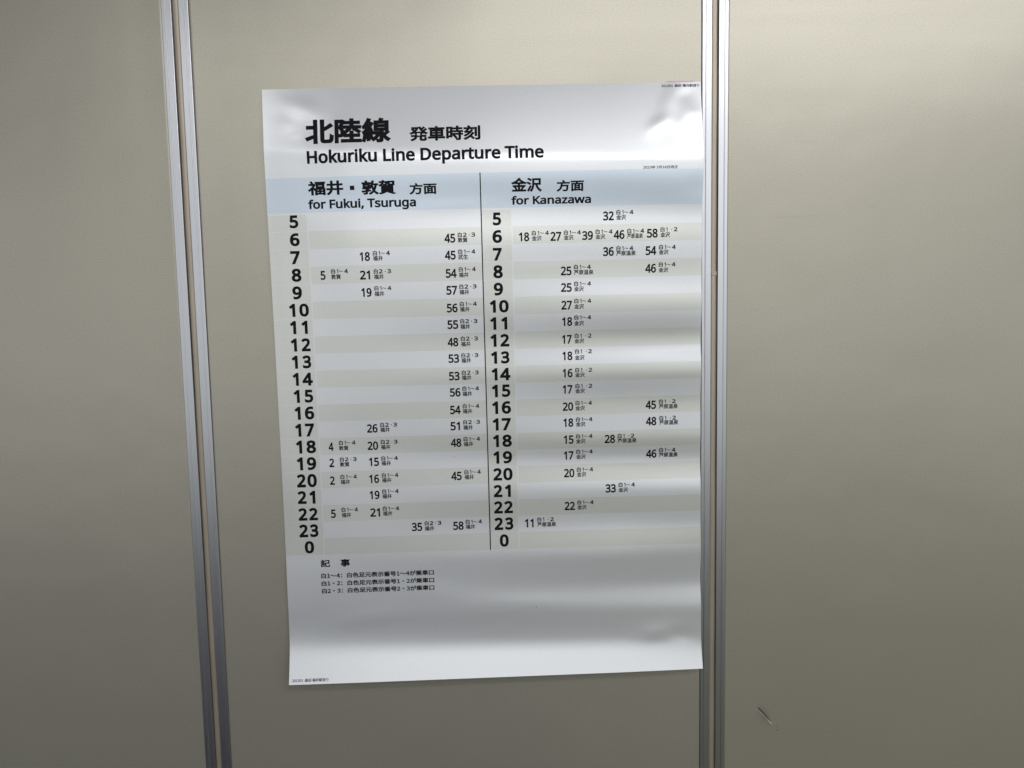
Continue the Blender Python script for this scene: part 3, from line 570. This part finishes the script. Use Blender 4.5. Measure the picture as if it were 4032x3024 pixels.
BAND0, BAND1 = 145.1, 201.88
ROW0, PITCH = 203.05, 29.22
patch('blue_band', 0.3, 726.3, BAND0, BAND1, 0.00012, M_BLUE, True, True)
for k in range(20):
    a, b = ROW0 + k * PITCH, ROW0 + (k + 1) * PITCH
    patch('hour_cell', 0.3, 64.6, a + (2.4 if k == 0 else 0.45), b - 0.45, 0.00012, M_CELL, True, False)
    patch('hour_cell', 356.6, 404.8, a + (2.4 if k == 0 else 0.45), b - 0.45, 0.00012, M_CELL)
    if k % 2:
        patch('shaded_row', 67.0, 354.0, a, b, 0.00012, M_BEIGE)
        patch('shaded_row', 406.9, 726.3, a, b, 0.00012, M_BEIGE, False, True)
patch('divider_line', 355.28 - 0.9, 355.28 + 0.9, BAND0 - 0.2, 788.0, 0.0003, M_INK)

# ---------------------------------------------------------------- lettering
FONT_DIR = bpy.utils.system_resource('DATAFILES', path='fonts') or ''
def load_font(name):
    p = os.path.join(FONT_DIR, name)
    try:
        return bpy.data.fonts.load(p)
    except Exception:
        return None
F_CJK = load_font('Noto Sans CJK Regular.woff2')
F_LAT = load_font('NotoSansHebrew-Regular.woff2')
_cache = {}
def shape(body, font, weight, res=3, hw=1.0):
    """outline of a string as points (n,2) and faces, made bolder by weight (em)"""
    key = (body, font.name if font else '', weight, res)
    if key in _cache: return _cache[key]
    c = bpy.data.curves.new('t', 'FONT')
    c.body = body
    if font: c.font = font
    c.resolution_u = res
    c.dimensions = '2D'
    c.fill_mode = 'FRONT' if weight == 0 else 'BOTH'
    if weight:
        c.bevel_depth = weight
        c.bevel_resolution = 0
    o = bpy.data.objects.new('t', c); COL.objects.link(o)
    dg = bpy.context.evaluated_depsgraph_get(); dg.update()
    me = bpy.data.meshes.new_from_object(o.evaluated_get(dg))
    n = len(me.vertices)
    co = np.empty(n * 3); me.vertices.foreach_get('co', co); co = co.reshape(-1, 3)
    keep = [tuple(p.vertices) for p in me.polygons if all(co[i][2] > -1e-6 for i in p.vertices)]
    bpy.data.objects.remove(o); bpy.data.meshes.remove(me); bpy.data.curves.remove(c)
    used = sorted({i for f in keep for i in f}); mp = {i: k for k, i in enumerate(used)}
    res_ = (co[used][:, :2].copy(), [tuple(mp[i] for i in f) for f in keep])
    _cache[key] = res_
    return res_

def fit(sh, u0, u1, v0, v1):
    """scale an outline to the ink box u0..u1, v0..v1 (mm)"""
    co, fa = sh
    lo, hi = co.min(0), co.max(0)
    U = u0 + (co[:, 0] - lo[0]) / (hi[0] - lo[0]) * (u1 - u0)
    V = v1 - (co[:, 1] - lo[1]) / (hi[1] - lo[1]) * (v1 - v0)
    return np.stack([U, V], 1), fa

def ink(name, pieces, label=None, cut=6.0):
    """one printed text: its outlines laid on the curved sheet"""
    bm = bmesh.new()
    for co, fa in pieces:
        vs = [bm.verts.new((a, b, 0)) for a, b in co]
        for f in fa:
            try: bm.faces.new([vs[i] for i in f])
            except ValueError: pass
    v0 = min(v.co.y for v in bm.verts); v1 = max(v.co.y for v in bm.verts)
    c = math.floor(v0 / cut) * cut + cut
    while c < v1:
        bmesh.ops.bisect_plane(bm, geom=bm.verts[:] + bm.edges[:] + bm.faces[:], plane_co=(0, c, 0), plane_no=(0, 1, 0), dist=1e-4)
        c += cut
    bmesh.ops.triangulate(bm, faces=bm.faces[:])
    co = np.array([v.co[:] for v in bm.verts])
    P, N = place(co[:, 0] / 1000, co[:, 1] / 1000, 0.0003)
    for v, p in zip(bm.verts, P): v.co = p
    for f in bm.faces:
        f.normal_update()
        if f.normal.y > 0: f.normal_flip()
    me = bpy.data.meshes.new(name); bm.to_mesh(me); bm.free()
    me.materials.append(M_INK)
    set_normals(me, N)
    o = link(name, me, poster)
    if label: o['label'] = label
    return o

HOURS = [
    ('5', 35.9, 50.5, 205.5, 226.7),
    ('6', 34.7, 51.0, 234.8, 256.2),
    ('7', 33.8, 49.8, 264.1, 285.7),
    ('8', 34.1, 50.5, 293.2, 315.2),
    ('9', 33.7, 49.8, 322.6, 344.5),
    ('10', 26.2, 59.9, 351.7, 373.7),
    ('11', 26.1, 56.2, 380.6, 402.9),
    ('12', 25.8, 59.3, 410.2, 432.5),
    ('13', 25.7, 58.9, 439.4, 461.6),
    ('14', 25.7, 60.1, 468.9, 491.0),
    ('15', 25.8, 59.2, 498.1, 520.4),
    ('16', 25.8, 59.6, 527.1, 549.6),
    ('17', 25.4, 58.1, 556.5, 579.0),
    ('18', 25.3, 59.7, 585.8, 608.4),
    ('19', 25.3, 58.7, 615.0, 637.7),
    ('20', 24.2, 58.4, 644.5, 667.7),
    ('21', 24.0, 54.5, 674.1, 696.8),
    ('22', 23.9, 57.4, 704.2, 726.3),
    ('23', 23.9, 57.1, 733.1, 755.8),
    ('0', 32.3, 48.4, 762.8, 784.5),
    ('5', 374.3, 388.1, 209.2, 230.5),
    ('6', 373.0, 388.9, 238.0, 259.3),
    ('7', 373.0, 387.8, 267.3, 288.2),
    ('8', 372.9, 388.8, 295.8, 317.6),
    ('9', 372.9, 388.5, 324.7, 346.2),
    ('10', 365.1, 397.3, 353.9, 374.9),
    ('11', 365.1, 394.3, 382.4, 403.7),
    ('12', 364.7, 396.9, 411.2, 432.7),
    ('13', 364.9, 396.6, 440.6, 461.6),
    ('14', 364.9, 397.5, 469.1, 490.4),
    ('15', 364.7, 396.7, 497.7, 519.5),
    ('16', 364.5, 397.2, 526.7, 548.7),
    ('17', 364.6, 396.2, 556.1, 577.6),
    ('18', 364.4, 397.3, 585.1, 606.8),
    ('19', 364.2, 397.1, 614.1, 636.0),
    ('20', 363.6, 397.2, 643.8, 665.6),
    ('21', 363.4, 393.4, 673.2, 694.9),
    ('22', 363.3, 396.3, 702.1, 724.0),
    ('23', 363.3, 396.4, 731.3, 753.5),
    ('0', 372.0, 387.6, 761.2, 783.1),
]
TITLES = [
    ('北陸線', 'x3', 68.6, 210.9, 50.3, 91.9),
    ('発車時刻', 'x2', 240.7, 357.6, 66.5, 91.6),
    ('Hokuriku Line Departure Time', 'l', 70.8, 460.8, 101.4, 129.3),
    ('福井', 'x2', 69.5, 128.8, 151.3, 174.9),
    ('敦賀', 'x2', 158.7, 216.4, 152.6, 176.0),
    ('方面', 'x1', 237.6, 283.1, 158.9, 177.4),
    ('for Fukui, Tsuruga', 'l', 68.8, 247.9, 180.8, 200.6),
    ('金沢', 'x2', 405.8, 457.1, 154.4, 177.6),
    ('方面', 'x1', 480.8, 526.3, 159.6, 178.1),
    ('for Kanazawa', 'l', 405.8, 538.2, 183.2, 197.4),
    ('DOT', '', 139.9, 147.2, 160.5, 167.5),
    ('201301  森田 福井駅送り', 's', 660.3, 724.0, 3.5, 8.5),
    ('201301  森田 福井駅送り', 's', 1.3, 65.7, 1001.7, 1006.5),
    ('2023年 3月18日改正', 's', 624.4, 682.3, 139.6, 144.7),
    ('記', 'm', 58.8, 75.1, 796.2, 809.4),
    ('事', 'm', 93.1, 109.7, 796.0, 809.6),
    ('白1〜4：白色足元表示番号1〜4が乗車口', 'n', 58.7, 255.0, 820.2, 829.6),
    ('白1・2：白色足元表示番号1・2が乗車口', 'n', 58.8, 255.2, 834.0, 843.1),
    ('白2・3：白色足元表示番号2・3が乗車口', 'n', 58.9, 255.1, 847.3, 856.5),
]
ENTRIES = [
    ('45', 293.0, 257.2, 314.9, 240.3, 257.2, '2・3', '敦賀'),
    ('18', 150.5, 283.8, 172.4, 267.0, 283.9, '1〜4', '福井'),
    ('45', 292.8, 285.0, 314.8, 268.0, 285.0, '1〜4', '武生'),
    ('5', 83.1, 313.1, 100.8, 295.2, 312.6, '1〜4', '敦賀'),
    ('21', 149.5, 314.3, 172.5, 297.0, 314.4, '2・3', '福井'),
    ('54', 293.3, 315.0, 314.7, 297.0, 314.7, '1〜4', '福井'),
    ('19', 150.4, 343.2, 172.1, 324.9, 342.7, '1〜4', '福井'),
    ('57', 293.3, 343.2, 314.7, 325.7, 343.3, '2・3', '福井'),
    ('56', 293.0, 372.8, 314.6, 354.8, 372.1, '1〜4', '福井'),
    ('55', 293.1, 400.7, 314.4, 383.7, 401.2, '2・3', '福井'),
    ('48', 292.2, 430.5, 314.4, 413.3, 431.0, '2・3', '福井'),
    ('53', 292.8, 458.4, 314.2, 441.7, 458.9, '2・3', '福井'),
    ('53', 292.6, 488.5, 314.1, 471.3, 488.5, '2・3', '福井'),
    ('56', 293.2, 516.7, 314.3, 498.8, 516.3, '1〜4', '福井'),
    ('54', 292.5, 547.1, 313.8, 529.3, 546.6, '1〜4', '福井'),
    ('26', 148.6, 575.5, 171.0, 558.0, 575.0, '2・3', '福井'),
    ('51', 292.2, 575.4, 313.8, 557.2, 575.0, '2・3', '福井'),
    ('4', 81.3, 605.5, 98.8, 587.4, 605.0, '1〜4', '敦賀'),
    ('20', 148.2, 605.8, 170.7, 588.0, 605.5, '2・3', '福井'),
    ('48', 291.8, 604.5, 313.6, 586.7, 604.1, '1〜4', '福井'),
    ('2', 81.3, 633.7, 99.1, 616.5, 633.6, '2・3', '敦賀'),
    ('15', 149.4, 634.1, 170.4, 616.6, 633.7, '1〜4', '福井'),
    ('2', 81.0, 664.7, 98.8, 647.0, 664.4, '1〜4', '福井'),
    ('16', 148.5, 663.8, 170.3, 646.3, 663.4, '1〜4', '福井'),
    ('45', 290.7, 663.0, 313.2, 644.9, 662.2, '1〜4', '福井'),
    ('19', 148.3, 692.1, 169.8, 674.6, 691.7, '1〜4', '福井'),
    ('5', 80.3, 723.1, 98.3, 704.8, 722.7, '1〜4', '福井'),
    ('21', 148.1, 722.9, 169.7, 704.9, 722.1, '1〜4', '福井'),
    ('35', 219.3, 750.8, 241.4, 733.2, 750.9, '2・3', '福井'),
    ('58', 291.4, 751.1, 312.8, 732.9, 750.2, '1〜4', '福井'),
    ('32', 558.1, 226.3, 580.1, 208.9, 225.6, '1〜4', '金沢'),
    ('18', 417.0, 257.7, 438.3, 240.1, 257.2, '1〜4', '金沢'),
    ('27', 469.6, 258.0, 491.7, 240.4, 257.1, '1〜4', '金沢'),
    ('39', 522.7, 257.7, 544.8, 240.2, 256.9, '1〜4', '金沢'),
    ('46', 575.6, 257.4, 598.0, 240.0, 256.6, '1〜4', '芦原温泉'),
    ('58', 631.7, 256.2, 654.1, 238.6, 255.7, '1・2', '金沢'),
    ('36', 557.6, 284.9, 579.6, 268.2, 284.8, '1〜4', '芦原温泉'),
    ('54', 629.5, 284.9, 651.6, 267.7, 284.4, '1〜4', '金沢'),
    ('25', 486.2, 315.4, 508.0, 297.6, 314.9, '1〜4', '芦原温泉'),
    ('46', 629.1, 314.3, 651.5, 296.5, 314.1, '1〜4', '金沢'),
    ('25', 486.2, 343.0, 508.0, 325.4, 342.5, '1〜4', '金沢'),
    ('27', 486.2, 372.6, 507.9, 354.3, 372.0, '1〜4', '金沢'),
    ('18', 487.2, 400.3, 507.7, 382.0, 400.2, '1〜4', '金沢'),
    ('17', 486.9, 430.5, 508.0, 413.3, 430.5, '1・2', '金沢'),
    ('18', 487.0, 458.8, 508.3, 439.9, 458.9, '1・2', '金沢'),
    ('16', 486.8, 488.3, 508.2, 471.7, 488.5, '1・2', '金沢'),
    ('17', 486.8, 516.5, 508.3, 499.5, 516.5, '1・2', '金沢'),
    ('20', 486.4, 546.6, 508.2, 529.2, 546.6, '1〜4', '金沢'),
    ('45', 630.0, 547.4, 652.8, 530.4, 547.5, '1・2', '芦原温泉'),
    ('18', 487.1, 574.6, 508.6, 557.7, 574.6, '1〜4', '金沢'),
    ('48', 630.4, 576.0, 653.3, 559.2, 575.6, '1・2', '芦原温泉'),
    ('15', 487.2, 604.4, 508.3, 587.2, 604.4, '1〜4', '金沢'),
    ('28', 558.3, 605.2, 580.5, 588.5, 605.4, '1・2', '芦原温泉'),
    ('17', 487.3, 632.5, 508.5, 614.6, 632.1, '1〜4', '金沢'),
    ('46', 630.8, 633.6, 653.1, 615.7, 632.8, '1〜4', '芦原温泉'),
    ('20', 486.8, 663.6, 508.9, 646.2, 663.2, '1〜4', '金沢'),
    ('33', 558.6, 692.2, 581.2, 674.7, 692.0, '1〜4', '金沢'),
    ('22', 486.7, 721.6, 508.6, 704.1, 721.2, '1〜4', '金沢'),
    ('11', 416.6, 750.3, 438.0, 732.6, 750.0, '1・2', '芦原温泉'),
]


WEIGHT = dict(x3=0.0135, x2=0.0125, x1=0.0125, l=0.030, s=0.006, m=0.010, n=0.011)
NAMES = dict(x3='main_heading', x2='heading_text', x1='heading_text', l='english_heading', s='small_print', m='note_heading', n='footnote_line')
for body, kind, u0, u1, v0, v1 in TITLES:
    if body == 'DOT':
        ink('heading_dot', [(np.array([(u0, v0), (u1, v0), (u1, v1), (u0, v1)]), [(0, 1, 2, 3)])])
        continue
    if kind == 's' and v0 > 1000:
        u0, u1, v0, v1 = 4.0, 67.0, 1001.6, 1007.0
    f = F_LAT if kind == 'l' else F_CJK
    ink(NAMES[kind], [fit(shape(body, f, WEIGHT[kind], 4 if kind in 'x3 l' else 3), u0, u1, v0, v1)],
        'black heading reading ' + body if kind in ('x3', 'l') else None)
DIGIT_W = {'0': 16.2, '1': 10.6, '2': 15.2, '3': 14.6, '4': 17.6, '5': 14.2, '6': 16.0, '7': 15.6, '8': 16.4, '9': 16.0}
for body, u0, u1, v0, v1 in HOURS:
    if len(body) == 1:
        g = [fit(shape(body, F_LAT, 0.038, 5), u0, u1, v0, v1)]
    else:
        g = [fit(shape(body[0], F_LAT, 0.038, 5), u0, u0 + DIGIT_W[body[0]], v0, v1),
             fit(shape(body[1], F_LAT, 0.038, 5), u1 - DIGIT_W[body[1]], u1, v0, v1)]
    ink('hour_number', g)

def note_line(t, u, v, h):
    """the small platform note: the character for white and two numbers"""
    P = []
    P.append(fit(shape('白', F_CJK, 0.010), u + 0.4, u + 7.3, v, v + h))
    a, sep, b = t[0], t[1], t[2]
    dv0, dv1 = v + 0.8, v + h - 0.4
    def num(ch, x):
        if ch == '1': P.append(fit(shape('1', F_LAT, 0.028), x + 1.0, x + 3.4, dv0, dv1))
        else: P.append(fit(shape(ch, F_LAT, 0.028), x, x + 6.4, dv0, dv1))
    num(a, u + 9.0)
    if sep == '・':
        P.append(fit(shape('・', F_CJK, 0.004), u + 18.8, u + 20.4, v + h / 2 - .5, v + h / 2 + 1.1))
        num(b, u + 23.0)
    else:
        P.append(fit(shape('〜', F_CJK, 0.011), u + 13.4, u + 20.7, v + h / 2 - .7, v + h / 2 + 1.3))
        num(b, u + 22.6)
    return P

seen = {}
for n, u, v, nu, v0, v1, g, place_name in ENTRIES:
    w = {'11': 15.2, '17': 16.6, '51': 16.3, '21': 17.0}.get(n, 17.2 if n[0] == '1' else 18.1)
    if len(n) == 1: w = 8.3
    ink('minute_number', [fit(shape(n, F_LAT, 0.028, 4), u, u + w, v - 15.0, v)])
    pw = 8.4 * len(place_name) if not (n == '46' and nu < 610 and len(place_name) == 4 and v < 270) else 6.75 * 4
    ink('platform_note', note_line(g, nu, v0, 8.2))
    ink('destination_name', [fit(shape(place_name, F_CJK, 0.008), nu + .2, nu + pw - .2, v1 - 8.4, v1)])

# flecks of dirt on the print
for u, v, r in ((296.5, 622.0, 0.7), (433.0, 893.0, 1.0), (424.0, 476.0, 0.45), (620.0, 205.0, 0.4)):
    a = np.linspace(0, 2 * math.pi, 8)[:-1]
    ink('dirt_speck', [(np.stack([u + r * np.cos(a) * .8, v + r * np.sin(a)], 1), [tuple(range(7))])]).data.materials[0] = M_DIRT

# the pink tape that shows above the sheet's top edge
def make_tape():
    root = empty('pink_tape', (0, 0, 0))
    tag(root, 'short strip of pink tape showing above the top right edge of the poster', 'tape')
    pts = [(0.2996, 0.3700), (0.2996, 0.3786), (0.315, 0.3784), (0.330, 0.3781), (0.3400, 0.3779), (0.3410, 0.3791), (0.3432, 0.3790), (0.3441, 0.3781), (0.3447, 0.3768), (0.3447, 0.370)]
    bm = bmesh.new()
    fr = [bm.verts.new((x - TAPE_X, -0.0010, z + CAM_H - TAPE_Z)) for x, z in pts]
    bk = [bm.verts.new((x - TAPE_X, -0.0004, z + CAM_H - TAPE_Z)) for x, z in pts]
    bm.faces.new(fr); bm.faces.new(bk[::-1])
    for i in range(len(pts)):
        j = (i + 1) % len(pts)
        bm.faces.new((fr[i], bk[i], bk[j], fr[j]))
    bmesh.ops.recalc_face_normals(bm, faces=bm.faces)
    me = bpy.data.meshes.new('tape_strip'); bm.to_mesh(me); bm.free(); me.materials.append(M_TAPE)
    root.location = (TAPE_X, 0, TAPE_Z)
    link('tape_strip', me, root)
TAPE_X, TAPE_Z = 0.322, CAM_H + 0.375
make_tape()
